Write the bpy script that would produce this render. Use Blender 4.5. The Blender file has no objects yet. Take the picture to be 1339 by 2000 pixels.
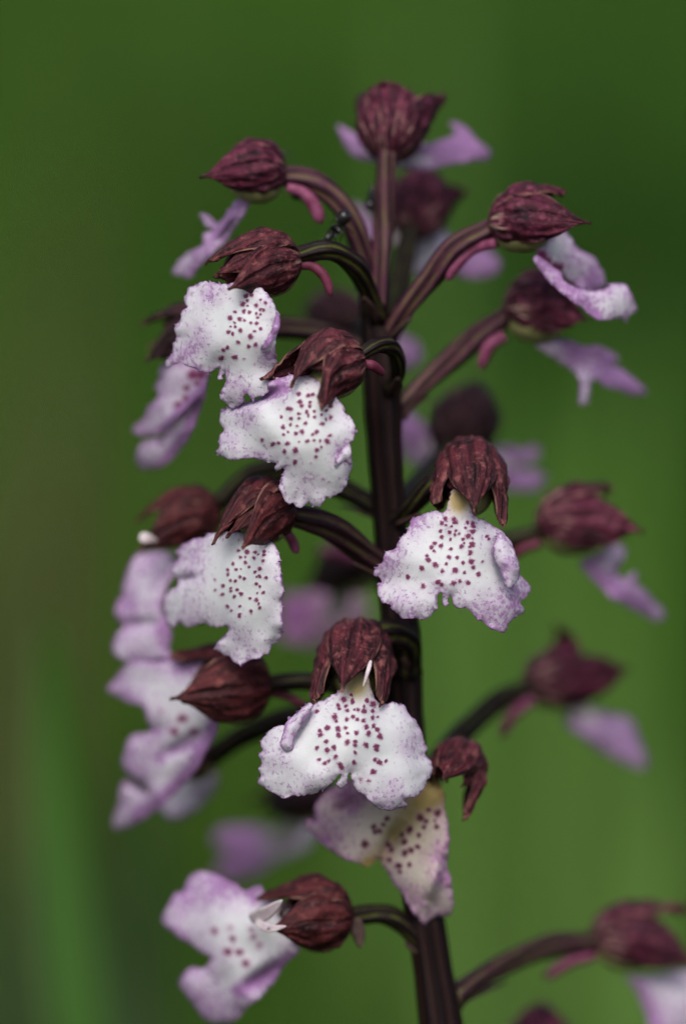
import bpy, math, random
import numpy as np
from mathutils import Vector

# ------------------------------------------------------------------ camera, sky, sun, exposure
scene = bpy.context.scene
R = math.radians
D0 = 0.565                      # lens to the stem, metres
FRAME_W = 0.073                 # width of the picture at the stem, metres
PITCH = R(12.0)
FWD = np.array([0, math.cos(PITCH), -math.sin(PITCH)])
RGT = np.array([1.0, 0, 0])
UPV = np.array([0, math.sin(PITCH), math.cos(PITCH)])
MPP = FRAME_W / 1339.0          # metres per photo pixel at the stem
STEM_REF = np.array([0.0, 0.0, 0.42])          # the stem at pixel (770, 1000)
CAM = STEM_REF - FWD * D0 - RGT * (770 - 669.5) * MPP + UPV * (1000 - 1000) * MPP

def P(px, py, d=0.0):
    """photo pixel + millimetres behind the stem -> world point"""
    dist = D0 + d * 0.001
    k = MPP * dist / D0
    return CAM + FWD * dist + RGT * (px - 669.5) * k + UPV * (1000 - py) * k

cam_data = bpy.data.cameras.new('camera')
cam = bpy.data.objects.new('camera', cam_data)
scene.collection.objects.link(cam)
cam.location = CAM
cam.rotation_euler = (R(90) - PITCH, 0, 0)
cam_data.sensor_fit = 'HORIZONTAL'
cam_data.sensor_width = 15.7
cam_data.lens = 15.7 * D0 / FRAME_W
cam_data.clip_start = 0.01
cam_data.clip_end = 5000
cam_data.dof.use_dof = True
cam_data.dof.focus_distance = D0 - 0.013
cam_data.dof.aperture_fstop = cam_data.lens / 33.0
cam_data.dof.aperture_blades = 9
scene.camera = cam

SUN_EL, SUN_AZ = R(54), R(-10)
world = bpy.data.worlds.new('World')
scene.world = world
world.use_nodes = True
wn = world.node_tree
sky = wn.nodes.new('ShaderNodeTexSky')
sky.sky_type = 'NISHITA'
sky.sun_disc = False
sky.sun_elevation = SUN_EL
sky.sun_rotation = SUN_AZ
sky.air_density = 1.0
sky.dust_density = 5.0
sky.ozone_density = 1.0
wn.links.new(sky.outputs[0], wn.nodes['Background'].inputs[0])
wn.nodes['Background'].inputs[1].default_value = 0.085

sun_d = bpy.data.lights.new('sun', 'SUN')
sun_d.energy = 1.5
sun_d.angle = R(40)
sun_d.color = (1.0, 0.98, 0.95)
sun = bpy.data.objects.new('sun', sun_d)
scene.collection.objects.link(sun)
_dir = Vector((math.sin(SUN_AZ) * math.cos(SUN_EL), -math.cos(SUN_AZ) * math.cos(SUN_EL), math.sin(SUN_EL)))
sun.rotation_euler = _dir.to_track_quat('Z', 'Y').to_euler()
sun.location = (0, 0, 3)
sky.sun_rotation = math.atan2(_dir.x, _dir.y)

vs = scene.view_settings
vs.view_transform = 'Standard'
vs.look = 'None'
vs.gamma = 1
vs.use_curve_mapping = False
vs.exposure = 0.68
scene.cycles.use_denoising = True
scene.cycles.max_bounces = 8

rng = np.random.default_rng(7)
random.seed(7)

# ------------------------------------------------------------------ helpers
def mk(name, verts, faces, mat, parent=None, attrs=None, smooth=True, origin=None):
    """one mesh object; world-space vertices; faces is a list of index lists"""
    verts = np.asarray(verts, dtype=np.float64)
    off = np.zeros(3)
    if parent is not None:
        p = parent
        while p is not None:
            off += np.array(p.location); p = p.parent
    o_loc = np.array(origin if origin is not None else (verts.mean(axis=0)))
    me = bpy.data.meshes.new(name)
    me.from_pydata((verts - o_loc).tolist(), [], faces)
    me.update()
    if smooth:
        me.polygons.foreach_set('use_smooth', np.ones(len(me.polygons), dtype=bool))
    if attrs:
        for k, a in attrs.items():
            a = np.asarray(a, dtype=np.float32)
            ca = me.attributes.new(k, 'FLOAT_VECTOR', 'POINT')
            ca.data.foreach_set('vector', a.ravel())
    me.materials.append(mat)
    o = bpy.data.objects.new(name, me)
    scene.collection.objects.link(o)
    o.parent = parent
    o.location = o_loc - off
    return o

def empty(name, loc):
    o = bpy.data.objects.new(name, None)
    scene.collection.objects.link(o)
    o.location = loc
    o.empty_display_size = 0.02
    return o

def tag(o, label=None, cat=None, group=None, kind=None):
    if label: o['label'] = label
    if cat: o['category'] = cat
    if group: o['group'] = group
    if kind: o['kind'] = kind
    return o

_lat = rng.random((64, 64))
def noise2(x, y):
    x = np.asarray(x, float); y = np.asarray(y, float)
    xi = np.floor(x).astype(int); yi = np.floor(y).astype(int)
    fx = x - xi; fy = y - yi
    fx = fx * fx * (3 - 2 * fx); fy = fy * fy * (3 - 2 * fy)
    a = _lat[xi % 64, yi % 64]; b = _lat[(xi + 1) % 64, yi % 64]
    c = _lat[xi % 64, (yi + 1) % 64]; d = _lat[(xi + 1) % 64, (yi + 1) % 64]
    return (a * (1 - fx) + b * fx) * (1 - fy) + (c * (1 - fx) + d * fx) * fy - 0.5

def sstep(a, b, x):
    t = np.clip((x - a) / (b - a), 0, 1)
    return t * t * (3 - 2 * t)

def catmull(pts, n, closed=False):
    pts = np.asarray(pts, float)
    m = len(pts)
    if closed:
        idx = np.arange(m)
        p0, p1, p2, p3 = pts[(idx - 1) % m], pts[idx], pts[(idx + 1) % m], pts[(idx + 2) % m]
    else:
        ext = np.vstack([2 * pts[0] - pts[1], pts, 2 * pts[-1] - pts[-2]])
        p0, p1, p2, p3 = ext[:-3], ext[1:-2], ext[2:-1], ext[3:]
    out = []
    for a, b, c, d in zip(p0, p1, p2, p3):
        t = np.linspace(0, 1, n, endpoint=False)[:, None]
        out.append(0.5 * ((2 * b) + (-a + c) * t + (2 * a - 5 * b + 4 * c - d) * t ** 2 + (-a + 3 * b - 3 * c + d) * t ** 3))
    out = np.vstack(out)
    if not closed:
        out = np.vstack([out, pts[-1:]])
    return out

def unit(v):
    return v / max(np.linalg.norm(v), 1e-12)

def tube_data(path, radii, nseg=18, lobes=6, depth=0.10, twist=1.2, cap=True, seed=0.0):
    """ridged tube along a world-space path; attribute st = (ridge wave, along, around)"""
    path = np.asarray(path); n = len(path)
    T = np.gradient(path, axis=0)
    T = np.array([unit(t) for t in T])
    up = unit(np.cross(T[0], np.array([0.3, 0.9, 0.2])))
    verts, st = [], []
    th = np.linspace(0, 2 * np.pi, nseg, endpoint=False)
    for i in range(n):
        up = unit(up - T[i] * np.dot(up, T[i]))
        side = np.cross(T[i], up)
        s = i / (n - 1)
        w = np.cos(lobes * th + twist * s * 2 * np.pi + seed)
        rr = radii[i] * (1 + depth * w + 0.05 * noise2(th * 1.3 + 3 * seed, np.full_like(th, s * 9)))
        verts.append(path[i] + np.outer(np.cos(th) * rr, up) + np.outer(np.sin(th) * rr, side))
        st.append(np.stack([w * 0.5 + 0.5, np.full_like(th, s), th / 6.283], 1))
    verts = np.vstack(verts); st = np.vstack(st)
    faces = []
    for i in range(n - 1):
        for j in range(nseg):
            k = (j + 1) % nseg
            faces.append((i * nseg + j, i * nseg + k, (i + 1) * nseg + k, (i + 1) * nseg + j))
    if cap:
        faces.append(tuple(range(nseg - 1, -1, -1)))
        faces.append(tuple((n - 1) * nseg + j for j in range(nseg)))
    return verts, faces, st

def px_path(pts, n=7):
    return np.array([P(*p) for p in catmull(pts, n)])

def dedupe(path):
    keep = [0]
    for i in range(1, len(path)):
        if np.linalg.norm(path[i] - path[keep[-1]]) > 1e-6: keep.append(i)
    return path[keep]

# ------------------------------------------------------------------ materials
class NT:
    def __init__(self, name):
        self.mat = bpy.data.materials.new(name)
        self.mat.use_nodes = True
        self.t = self.mat.node_tree
        self.bsdf = self.t.nodes['Principled BSDF']
        self.out = self.t.nodes['Material Output']
    def n(self, typ, **kw):
        nd = self.t.nodes.new('ShaderNode' + typ)
        for k, v in kw.items(): setattr(nd, k, v)
        return nd
    def l(self, a, b): self.t.links.new(a, b)
    def val(self, sock, v):
        if hasattr(v, 'is_linked') or isinstance(v, bpy.types.NodeSocket): self.l(v, sock)
        else: sock.default_value = v
    def math(self, op, a, b=0.0, c=None, clamp=False):
        m = self.n('Math', operation=op); m.use_clamp = clamp
        self.val(m.inputs[0], a); self.val(m.inputs[1], b)
        if c is not None: self.val(m.inputs[2], c)
        return m.outputs[0]
    def mix(self, f, a, b):
        m = self.n('Mix', data_type='RGBA')
        self.val(m.inputs[0], f); self.val(m.inputs[6], a); self.val(m.inputs[7], b)
        return m.outputs[2]
    def attr(self, name):
        a = self.n('Attribute', attribute_name=name)
        s = self.n('SeparateXYZ'); self.l(a.outputs['Vector'], s.inputs[0])
        return a.outputs['Vector'], s.outputs[0], s.outputs[1], s.outputs[2]
    def noise(self, vec, scale, detail=3, rough=0.55):
        t = self.n('TexNoise'); t.inputs['Scale'].default_value = scale
        t.inputs['Detail'].default_value = detail; t.inputs['Roughness'].default_value = rough
        if vec is not None: self.l(vec, t.inputs['Vector'])
        return t.outputs['Fac']
    def obj(self):
        return self.n('TexCoord').outputs['Object']
    def ss(self, x, a, b):
        m = self.n('MapRange', interpolation_type='SMOOTHSTEP')
        self.val(m.inputs[0], x); m.inputs[1].default_value = a; m.inputs[2].default_value = b
        return m.outputs[0]
    def bump(self, h, strength, dist):
        b = self.n('Bump'); b.inputs['Strength'].default_value = strength; b.inputs['Distance'].default_value = dist
        self.l(h, b.inputs['Height']); self.l(b.outputs[0], self.bsdf.inputs['Normal'])
    def vscale(self, vec, s):
        m = self.n('VectorMath', operation='MULTIPLY'); self.l(vec, m.inputs[0]); m.inputs[1].default_value = s
        return m.outputs[0]
    def vadd_random(self, vec):
        oi = self.n('ObjectInfo')
        m = self.n('VectorMath', operation='ADD'); self.l(vec, m.inputs[0])
        c = self.n('CombineXYZ'); r = self.math('MULTIPLY', oi.outputs['Random'], 37.0)
        self.l(r, c.inputs[2]); self.l(c.outputs[0], m.inputs[1])
        return m.outputs[0]

def rgb(r, g, b): return (r, g, b, 1.0)

def sepal_material(name, dark, mid, light, pale_base):
    m = NT(name)
    v, s, t, e = m.attr('st')          # s along, t across, e edge closeness
    vr = m.vadd_random(v)
    streak = m.noise(m.vscale(vr, (3.2, 6.5, 1.0)), 1.0, 5, 0.62)
    fine = m.noise(m.obj(), 2600.0, 3, 0.65)
    mott = m.noise(m.obj(), 900.0, 4, 0.6)
    # branching dark nerves along the sepal
    tw = m.math('ADD', t, m.math('MULTIPLY', m.math('SUBTRACT', mott, 0.5), 0.16))
    wave = m.math('COSINE', m.math('MULTIPLY', tw, 11.5))
    nerve = m.ss(wave, 0.55, 1.0)
    c = m.mix(m.ss(streak, 0.32, 0.66), dark, mid)
    c = m.mix(m.math('MULTIPLY', m.ss(mott, 0.50, 0.74), 0.7), c, light)
    c = m.mix(m.math('MULTIPLY', m.ss(fine, 0.58, 0.74), 0.6), c, light)
    c = m.mix(m.math('MULTIPLY', nerve, m.math('MULTIPLY', streak, 0.85)), c, dark)
    # paler margin
    edge = m.math('MULTIPLY', m.ss(e, 0.86, 0.99), m.ss(streak, 0.42, 0.62))
    c = m.mix(m.math('MULTIPLY', edge, 0.55), c, rgb(0.36, 0.20, 0.15))
    if pale_base > 0:
        base = m.math('MULTIPLY', m.ss(s, 0.38, 0.12), m.ss(streak, 0.54, 0.66))
        c = m.mix(m.math('MULTIPLY', base, pale_base), c, rgb(0.42, 0.30, 0.24))
    m.l(c, m.bsdf.inputs['Base Color'])
    m.bsdf.inputs['Roughness'].default_value = 0.55
    m.bsdf.inputs['Specular IOR Level'].default_value = 0.16
    h = m.math('ADD', m.math('MULTIPLY', fine, 0.5), m.math('ADD', m.math('MULTIPLY', streak, 0.9), m.math('MULTIPLY', nerve, -0.5)))
    m.bump(h, 0.9, 0.00032)
    return m.mat

M = {}
M['sepal_brown'] = sepal_material('sepal_brown', rgb(0.010, 0.004, 0.006), rgb(0.088, 0.017, 0.025), rgb(0.26, 0.088, 0.088), 0.3)
M['sepal_magenta'] = sepal_material('sepal_magenta', rgb(0.010, 0.003, 0.006), rgb(0.086, 0.012, 0.031), rgb(0.26, 0.07, 0.115), 0.8)
M['sepal_red'] = sepal_material('sepal_red', rgb(0.013, 0.004, 0.006), rgb(0.080, 0.015, 0.018), rgb(0.18, 0.055, 0.050), 0.0)

M['sepal_shaded'] = sepal_material('sepal_shaded', rgb(0.006, 0.003, 0.004), rgb(0.030, 0.008, 0.012), rgb(0.08, 0.028, 0.034), 0.0)  # for hoods further back: their shade is mixed into the sepal colour

def lip_material(name, white, lilac, spot, brown=0.0):
    m = NT(name)
    v, sp, rim, yel = m.attr('pig')
    o = m.obj()
    fine = m.noise(o, 5200.0, 2, 0.6)
    big = m.noise(o, 900.0, 4, 0.6)
    dots = m.noise(o, 2300.0, 3, 0.6)
    c = m.mix(m.math('MULTIPLY', m.ss(big, 0.45, 0.8), 0.12), white, rgb(0.72, 0.76, 0.70))
    # even lilac flush towards the margin, then freckles that thicken with it
    flush = m.math('MULTIPLY', rim, m.math('ADD', 0.40, m.math('MULTIPLY', m.ss(big, 0.3, 0.75), 0.40)))
    c = m.mix(m.math('MINIMUM', flush, 0.85), c, lilac)
    fre = m.ss(m.math('ADD', dots, m.math('MULTIPLY', rim, 0.17)), 0.62, 0.80)
    fre = m.math('MULTIPLY', fre, m.ss(rim, 0.05, 0.5))
    c = m.mix(m.math('MULTIPLY', fre, 0.6), c, rgb(0.25, 0.06, 0.30))
    c = m.mix(m.math('MINIMUM', yel, 0.85), c, rgb(0.38, 0.28, 0.055))
    c = m.mix(m.math('MULTIPLY', m.ss(sp, 0.02, 0.45), 0.30), c, rgb(0.55, 0.24, 0.44))
    edge = m.math('ADD', sp, m.math('MULTIPLY', m.math('SUBTRACT', fine, 0.5), 0.8))
    c = m.mix(m.math('MULTIPLY', m.ss(edge, 0.28, 0.78), 0.95), c, spot)
    m.l(c, m.bsdf.inputs['Base Color'])
    m.bsdf.inputs['Roughness'].default_value = 0.62
    m.bsdf.inputs['Specular IOR Level'].default_value = 0.22
    m.bsdf.inputs['Sheen Weight'].default_value = 0.15
    h = m.math('ADD', m.math('MULTIPLY', fine, 0.6), m.math('ADD', m.math('MULTIPLY', big, 0.9), m.math('MULTIPLY', sp, 1.6)))
    m.bump(h, 0.30, 0.00014)
    tr = m.n('BsdfTranslucent'); m.l(c, tr.inputs['Color'])
    mx = m.n('MixShader'); mx.inputs[0].default_value = 0.32
    m.l(m.bsdf.outputs[0], mx.inputs[1]); m.l(tr.outputs[0], mx.inputs[2])
    m.l(mx.outputs[0], m.out.inputs['Surface'])
    return m.mat
M['lip'] = lip_material('lip', rgb(0.79, 0.85, 0.84), rgb(0.50, 0.31, 0.56), rgb(0.17, 0.012, 0.085))
M['lip_old_or_shaded'] = lip_material('lip_old_or_shaded', rgb(0.66, 0.66, 0.52), rgb(0.46, 0.20, 0.42), rgb(0.09, 0.012, 0.03))  # yellowing old lip; also carries painted shade for the lip behind the stem

def stalk_material(name, dark, mid, green):
    m = NT(name)
    v, w, s, a = m.attr('st')
    n1 = m.noise(m.vscale(m.vadd_random(v), (1.5, 5.0, 5.0)), 1.6, 4, 0.6)
    ww = m.math('ADD', w, m.math('MULTIPLY', m.math('SUBTRACT', n1, 0.5), 1.3))
    c = m.mix(m.ss(ww, 0.0, 0.36), green, mid)
    c = m.mix(m.ss(ww, 0.45, 0.85), c, dark)
    f = m.noise(m.obj(), 1700.0, 4, 0.6)
    c = m.mix(m.math('MULTIPLY', m.ss(f, 0.5, 0.75), 0.4), c, mid)
    m.l(c, m.bsdf.inputs['Base Color'])
    m.bsdf.inputs['Roughness'].default_value = 0.5
    m.bsdf.inputs['Specular IOR Level'].default_value = 0.12
    m.bump(m.math('ADD', f, m.math('MULTIPLY', n1, 0.6)), 0.5, 0.00015)
    return m.mat
M['stalk'] = stalk_material('stalk', rgb(0.011, 0.004, 0.006), rgb(0.045, 0.017, 0.026), rgb(0.075, 0.070, 0.026))
M['stalk_dark'] = stalk_material('stalk_dark', rgb(0.006, 0.003, 0.004), rgb(0.014, 0.006, 0.008), rgb(0.050, 0.060, 0.010))
M['stalk_pink'] = stalk_material('stalk_pink', rgb(0.018, 0.006, 0.011), rgb(0.080, 0.027, 0.046), rgb(0.10, 0.08, 0.032))
M['stem'] = stalk_material('stem', rgb(0.004, 0.0015, 0.002), rgb(0.012, 0.004, 0.005), rgb(0.020, 0.010, 0.007))

def simple(name, col, col2, scale, rough=0.55, spec=0.3, bump=0.0002, trans=0.0):
    m = NT(name)
    f = m.noise(m.obj(), scale, 4, 0.6)
    c = m.mix(m.ss(f, 0.3, 0.72), col, col2)
    m.l(c, m.bsdf.inputs['Base Color'])
    m.bsdf.inputs['Roughness'].default_value = rough
    m.bsdf.inputs['Specular IOR Level'].default_value = spec
    m.bump(f, 0.5, bump)
    if trans:
        tr = m.n('BsdfTranslucent'); m.l(c, tr.inputs['Color'])
        mx = m.n('MixShader'); mx.inputs[0].default_value = trans
        m.l(m.bsdf.outputs[0], mx.inputs[1]); m.l(tr.outputs[0], mx.inputs[2])
        m.l(mx.outputs[0], m.out.inputs['Surface'])
    return m.mat
M['column'] = simple('column', rgb(0.20, 0.20, 0.075), rgb(0.34, 0.33, 0.16), 700, trans=0.15)
M['throat'] = simple('throat', rgb(0.30, 0.24, 0.05), rgb(0.40, 0.32, 0.10), 900, trans=0.2)
M['spur_pink'] = simple('spur_pink', rgb(0.34, 0.10, 0.20), rgb(0.13, 0.015, 0.055), 420, trans=0.25)
M['spur_dark'] = simple('spur_dark', rgb(0.17, 0.03, 0.07), rgb(0.09, 0.012, 0.03), 650, trans=0.1)
M['petal'] = simple('petal', rgb(0.72, 0.66, 0.66), rgb(0.60, 0.48, 0.55), 900, trans=0.2)
M['bract'] = simple('bract', rgb(0.075, 0.045, 0.035), rgb(0.03, 0.012, 0.014), 900)
M['ant'] = simple('ant', rgb(0.006, 0.006, 0.007), rgb(0.012, 0.010, 0.010), 3000, rough=0.25, spec=0.45, bump=0.00003)

def grass_material(name, a, b, dead):
    m = NT(name)
    v, r, h, q = m.attr('blade')        # random, height along blade, second random
    c = m.mix(r, a, b)
    c = m.mix(q, c, dead)
    m.l(c, m.bsdf.inputs['Base Color'])
    m.bsdf.inputs['Roughness'].default_value = 0.6
    m.bsdf.inputs['Specular IOR Level'].default_value = 0.25
    tr = m.n('BsdfTranslucent'); m.l(c, tr.inputs['Color'])
    mx = m.n('MixShader'); mx.inputs[0].default_value = 0.35
    m.l(m.bsdf.outputs[0], mx.inputs[1]); m.l(tr.outputs[0], mx.inputs[2])
    m.l(mx.outputs[0], m.out.inputs['Surface'])
    return m.mat
M['grass'] = grass_material('grass', rgb(0.018, 0.066, 0.003), rgb(0.072, 0.205, 0.012), rgb(0.090, 0.092, 0.014))
M['grass_pale'] = grass_material('grass_pale', rgb(0.020, 0.110, 0.008), rgb(0.032, 0.145, 0.010), rgb(0.10, 0.12, 0.02))
M['grass_bright'] = grass_material('grass_bright', rgb(0.052, 0.145, 0.013), rgb(0.060, 0.155, 0.015), rgb(0.12, 0.2, 0.03))
M['grass_dark'] = grass_material('grass_dark', rgb(0.010, 0.034, 0.004), rgb(0.014, 0.042, 0.005), rgb(0.02, 0.04, 0.006))
M['grass_dry'] = grass_material('grass_dry', rgb(0.055, 0.050, 0.015), rgb(0.060, 0.055, 0.016), rgb(0.09, 0.07, 0.02))
M['soil'] = simple('soil', rgb(0.020, 0.045, 0.006), rgb(0.040, 0.038, 0.012), 14, rough=0.9, spec=0.1, bump=0.02)
M['orchid_leaf'] = simple('orchid_leaf', rgb(0.05, 0.11, 0.03), rgb(0.08, 0.15, 0.04), 90, trans=0.2)

# ------------------------------------------------------------------ setting: ground and meadow grass
g = 40
gx = np.sign(np.linspace(-1, 1, g)) * np.abs(np.linspace(-1, 1, g)) ** 4 * 1500
gy = gx.copy()
GV = [(x, y, (0.0 if math.hypot(x, y) < 12 else 0.0)) for y in gy for x in gx]
GF = [(j * g + i, j * g + i + 1, (j + 1) * g + i + 1, (j + 1) * g + i) for j in range(g - 1) for i in range(g - 1)]
ground = tag(mk('ground', GV, GF, M['soil'], origin=(0, 0, 0)), kind='structure')

# (x, y, radius, lusher/darker, drier) of patches in the sward, metres
SWARD = [(-0.138, 2.1, 0.10, -0.35, 0.0), (-0.108, 1.31, 0.075, -0.35, 0.45), (0.03, 2.3, 0.07, 0.5, 0.1), (0.139, 2.17, 0.08, -0.45, -0.1),
         (0.087, 1.15, 0.06, 0.9, -0.1), (0.038, 1.05, 0.05, 0.5, 0.1), (0.066, 0.72, 0.022, -0.3, 0.0), (0.063, 0.645, 0.030, 1.2, -0.2),
         (-0.053, 0.59, 0.030, -1.2, -0.1), (-0.095, 0.95, 0.04, -0.2, 0.3), (0.02, 0.62, 0.03, -0.2, 0.1)]
def blades(name, n, sampler, hmin, hmax, wmin, wmax, mat, seed):
    r = np.random.default_rng(seed)
    x, y = sampler(r, n)
    n = len(x)
    h = r.uniform(hmin, hmax, n) * (0.75 + 0.6 * (noise2(x * 2.1 + 9, y * 2.1) + 0.5))
    w = r.uniform(wmin, wmax, n)
    az = r.uniform(0, 2 * np.pi, n)
    lean = r.uniform(0.1, 0.75, n) * h
    saz = az + r.uniform(-0.6, 0.6, n) + np.pi / 2
    ts = np.array([0.0, 0.35, 0.7, 1.0]); wd = np.array([0.75, 1.0, 0.75, 0.0])
    V = np.zeros((n, 7, 3)); A = np.zeros((n, 7, 3))
    # lush, darker and dry patches of the sward
    rn = 0.42 + 1.4 * noise2(x * 5 + 3, y * 2.4 + 7) + r.uniform(-0.25, 0.25, n)
    q = 0.55 * np.maximum(noise2(x * 4 + 31, y * 2 + 17), 0) + np.where(r.random(n) > 0.94, 0.6, 0.0)
    for (bx, by, br, lush, dry) in SWARD:
        wgt = np.exp(-((x - bx) ** 2 + ((y - by) / 2.2) ** 2) / br ** 2)
        rn = rn + lush * wgt; q = q + dry * wgt
    rn = np.clip(rn, 0, 1); q = np.clip(q, 0, 1)
    k = 0
    for t, wv in zip(ts, wd):
        cx = x + np.cos(az) * lean * t * t
        cy = y + np.sin(az) * lean * t * t
        cz = h * t * (1 - 0.25 * t * (lean / h))
        for sgn in ((-1, 1) if wv > 0 else (0,)):
            V[:, k, 0] = cx + np.cos(saz) * w * wv * 0.5 * sgn
            V[:, k, 1] = cy + np.sin(saz) * w * wv * 0.5 * sgn
            V[:, k, 2] = cz - 0.004 * (t == 0)
            A[:, k, 0] = rn; A[:, k, 1] = t; A[:, k, 2] = q
            k += 1
    base = (np.arange(n) * 7)[:, None]
    F4 = np.vstack([base + np.array([0, 1, 3, 2]), base + np.array([2, 3, 5, 4])])
    F3 = base + np.array([4, 5, 6])
    faces = F4.tolist() + F3.tolist()
    return mk(name, V.reshape(-1, 3), faces, mat, attrs={'blade': A.reshape(-1, 3)}, origin=(0, 0, 0))

def field(r, n):
    y = r.uniform(0, 1, n) ** 1.6 * 7.4 - 0.35
    x = r.uniform(-1, 1, n) * (0.9 + 0.38 * np.maximum(y, 0))
    keep = (x ** 2 + y ** 2 > 0.05 ** 2)
    return x[keep], y[keep]
tag(blades('meadow_grass', 52000, field, 0.10, 0.24, 0.003, 0.007, M['grass'], 3),
    'dense green meadow grass, thrown far out of focus behind the orchid', 'grass', kind='stuff')

# ------------------------------------------------------------------ orchid builders
def sheet_solid(name, V, F, A, nrm_off, mat, parent, A_back=None):
    """close a sheet (V, F) into a thin solid by an offset copy and side walls"""
    n = len(V)
    V2 = np.vstack([V, V + nrm_off])
    faces = [tuple(f) for f in F] + [tuple(i + n for i in reversed(f)) for f in F]
    directed = set()
    for f in F:
        for a, b in zip(f, list(f[1:]) + [f[0]]):
            directed.add((a, b))
    for (a, b) in directed:
        if (b, a) not in directed:
            faces.append((b, a, a + n, b + n))
    A2 = np.vstack([A, A if A_back is None else A_back])
    key = 'pig' if A_back is not None else 'st'
    return mk(name, V2, faces, mat, parent, {key: A2})

def grid_faces(ns, nt, flip=False):
    F = []
    for i in range(ns - 1):
        for j in range(nt - 1):
            f = (i * nt + j, i * nt + j + 1, (i + 1) * nt + j + 1, (i + 1) * nt + j)
            F.append(f[::-1] if flip else f)
    return F

def vnormals(V, F):
    N = np.zeros_like(V)
    for f in F:
        a = V[f[1]] - V[f[0]]; b = V[f[-1]] - V[f[0]]
        c = np.cross(a, b)
        for i in f: N[i] += c
    l = np.linalg.norm(N, axis=1, keepdims=True); l[l == 0] = 1
    return N / l

def sepal(parent, mat, base, X, Y, Z, L, W, theta, half, out, tip, seed, ns=40, nt=33, wp=5.5, name='sepal'):
    s = np.linspace(0, 1, ns)[:, None]; t = np.linspace(-1, 1, nt)[None, :]
    a_ = np.clip(1 - s / 0.48, 0, 1)
    r = W / 2 * np.where(s < 0.48, np.sqrt(np.clip(1 - a_ ** 2, 0, 1)), 1 - 0.60 * np.clip((s - 0.48) / 0.52, 0, 1) ** 2.3)
    w = half * np.clip(1 - s ** wp, 0, 1) ** 0.8 + 0.012
    th = theta + w * t
    ridge = -0.035 * np.clip(np.cos(11.5 * t) - 0.2, 0, 1) * np.sin(np.pi * s) ** 0.5
    wr = 0.15 * noise2(s * 4 + seed * 3.1, t * 3.2 + seed) + 0.11 * noise2(s * 9 + seed, t * 7 + seed * 2) + 0.05 * noise2(s * 22 + seed, t * 15 + seed * 2)
    rr = r * out * (1 + ridge + wr - 0.05 * t ** 4)
    x = L * (s - 0.06 * np.abs(t) * s)
    pos = base + X * x[..., None] + (np.cos(th) * rr)[..., None] * Y + (np.sin(th) * rr)[..., None] * Z
    if tip is not None:
        dlt = P(*tip) - pos[-1, nt // 2]
        wt = 0.55 * sstep(0.35, 1.0, s) ** 1.4 + 0.45 * sstep(0.72, 1.0, s) ** 1.3 * (1 - 0.8 * np.abs(t) ** 1.5)
        pos = pos + wt[..., None] * dlt
    V = pos.reshape(-1, 3)
    st = np.stack([np.broadcast_to(s, (ns, nt)), np.broadcast_to(t, (ns, nt)) * (1 - 0.5 * s),
                   np.maximum(np.abs(np.broadcast_to(t, (ns, nt))), np.broadcast_to(s, (ns, nt)) ** 3)], -1).reshape(-1, 3)
    F = grid_faces(ns, nt)
    N = vnormals(V, F)
    axis_pt = base + X * L * 0.5
    if np.mean(np.sum(N * (V - axis_pt), 1)) > 0: N = -N
    else: F = [f[::-1] for f in F]
    return sheet_solid(name, V, F, st, N * 0.00022, mat, parent)

def ellipsoid(name, c, ax, rad, mat, parent, nu=14, nv=20, noise=0.06):
    V = []
    for i in range(nu + 1):
        u = math.pi * i / nu
        for j in range(nv):
            v = 2 * math.pi * j / nv
            k = 1 + noise * float(noise2(u * 2 + 5, v * 1.0))
            V.append(c + k * (ax[0] * rad[0] * math.cos(u) + ax[1] * rad[1] * math.sin(u) * math.cos(v) + ax[2] * rad[2] * math.sin(u) * math.sin(v)))
    F = [(i * nv + j, i * nv + (j + 1) % nv, (i + 1) * nv + (j + 1) % nv, (i + 1) * nv + j) for i in range(nu) for j in range(nv)]
    return mk(name, V, F, mat, parent)

def hood(parent, base, front, width, zdir, tips, mat, seed, lat=2, half=62, dh=54, column=True, wp=5.5, ptip=None):
    B = P(*base); E = P(*front)
    L = np.linalg.norm(E - B) * 1.06
    X = unit(E - B)
    zd = RGT * zdir[0] - UPV * zdir[1] + FWD * zdir[2]
    Z = unit(zd - X * np.dot(zd, X))
    Y = np.cross(Z, X)
    W = width * MPP
    th = [R(90), R(lat), R(180 - lat)]
    for k in (1, 2, 0):
        sepal(parent, mat, B - X * 0.0002, X, Y, Z, L, W, th[k], R(half if k else dh), 1.0 if k else 1.06, tips[k], seed + k * 1.7, wp=wp)
    for k, a in enumerate((38, 142)):      # the two inner petals close the helmet from within
        sepal(parent, mat, B + X * L * 0.04, X, Y, Z, L * 0.84, W, R(a), R(52), 0.88, ptip if k == 0 else None, seed + 7 + k, 24, 17, name='petal')
    if column:
        c = B + X * L * 0.42 - Z * W * 0.22
        ellipsoid('column', c, (X, Y, Z), (L * 0.36, W * 0.33, W * 0.27), M['column'], parent)
    return B + X * L * 0.55 - Z * W * 0.36

def inside(poly, x, y):
    c = np.zeros(x.shape, bool)
    x1, y1 = poly[:, 0], poly[:, 1]
    x2, y2 = np.roll(x1, -1), np.roll(y1, -1)
    for a, b, cc, d in zip(x1, y1, x2, y2):
        if b == d: continue
        m = ((b > y) != (d > y)) & (x < (cc - a) * (y - b) / (d - b) + a)
        c ^= m
    return c

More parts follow.
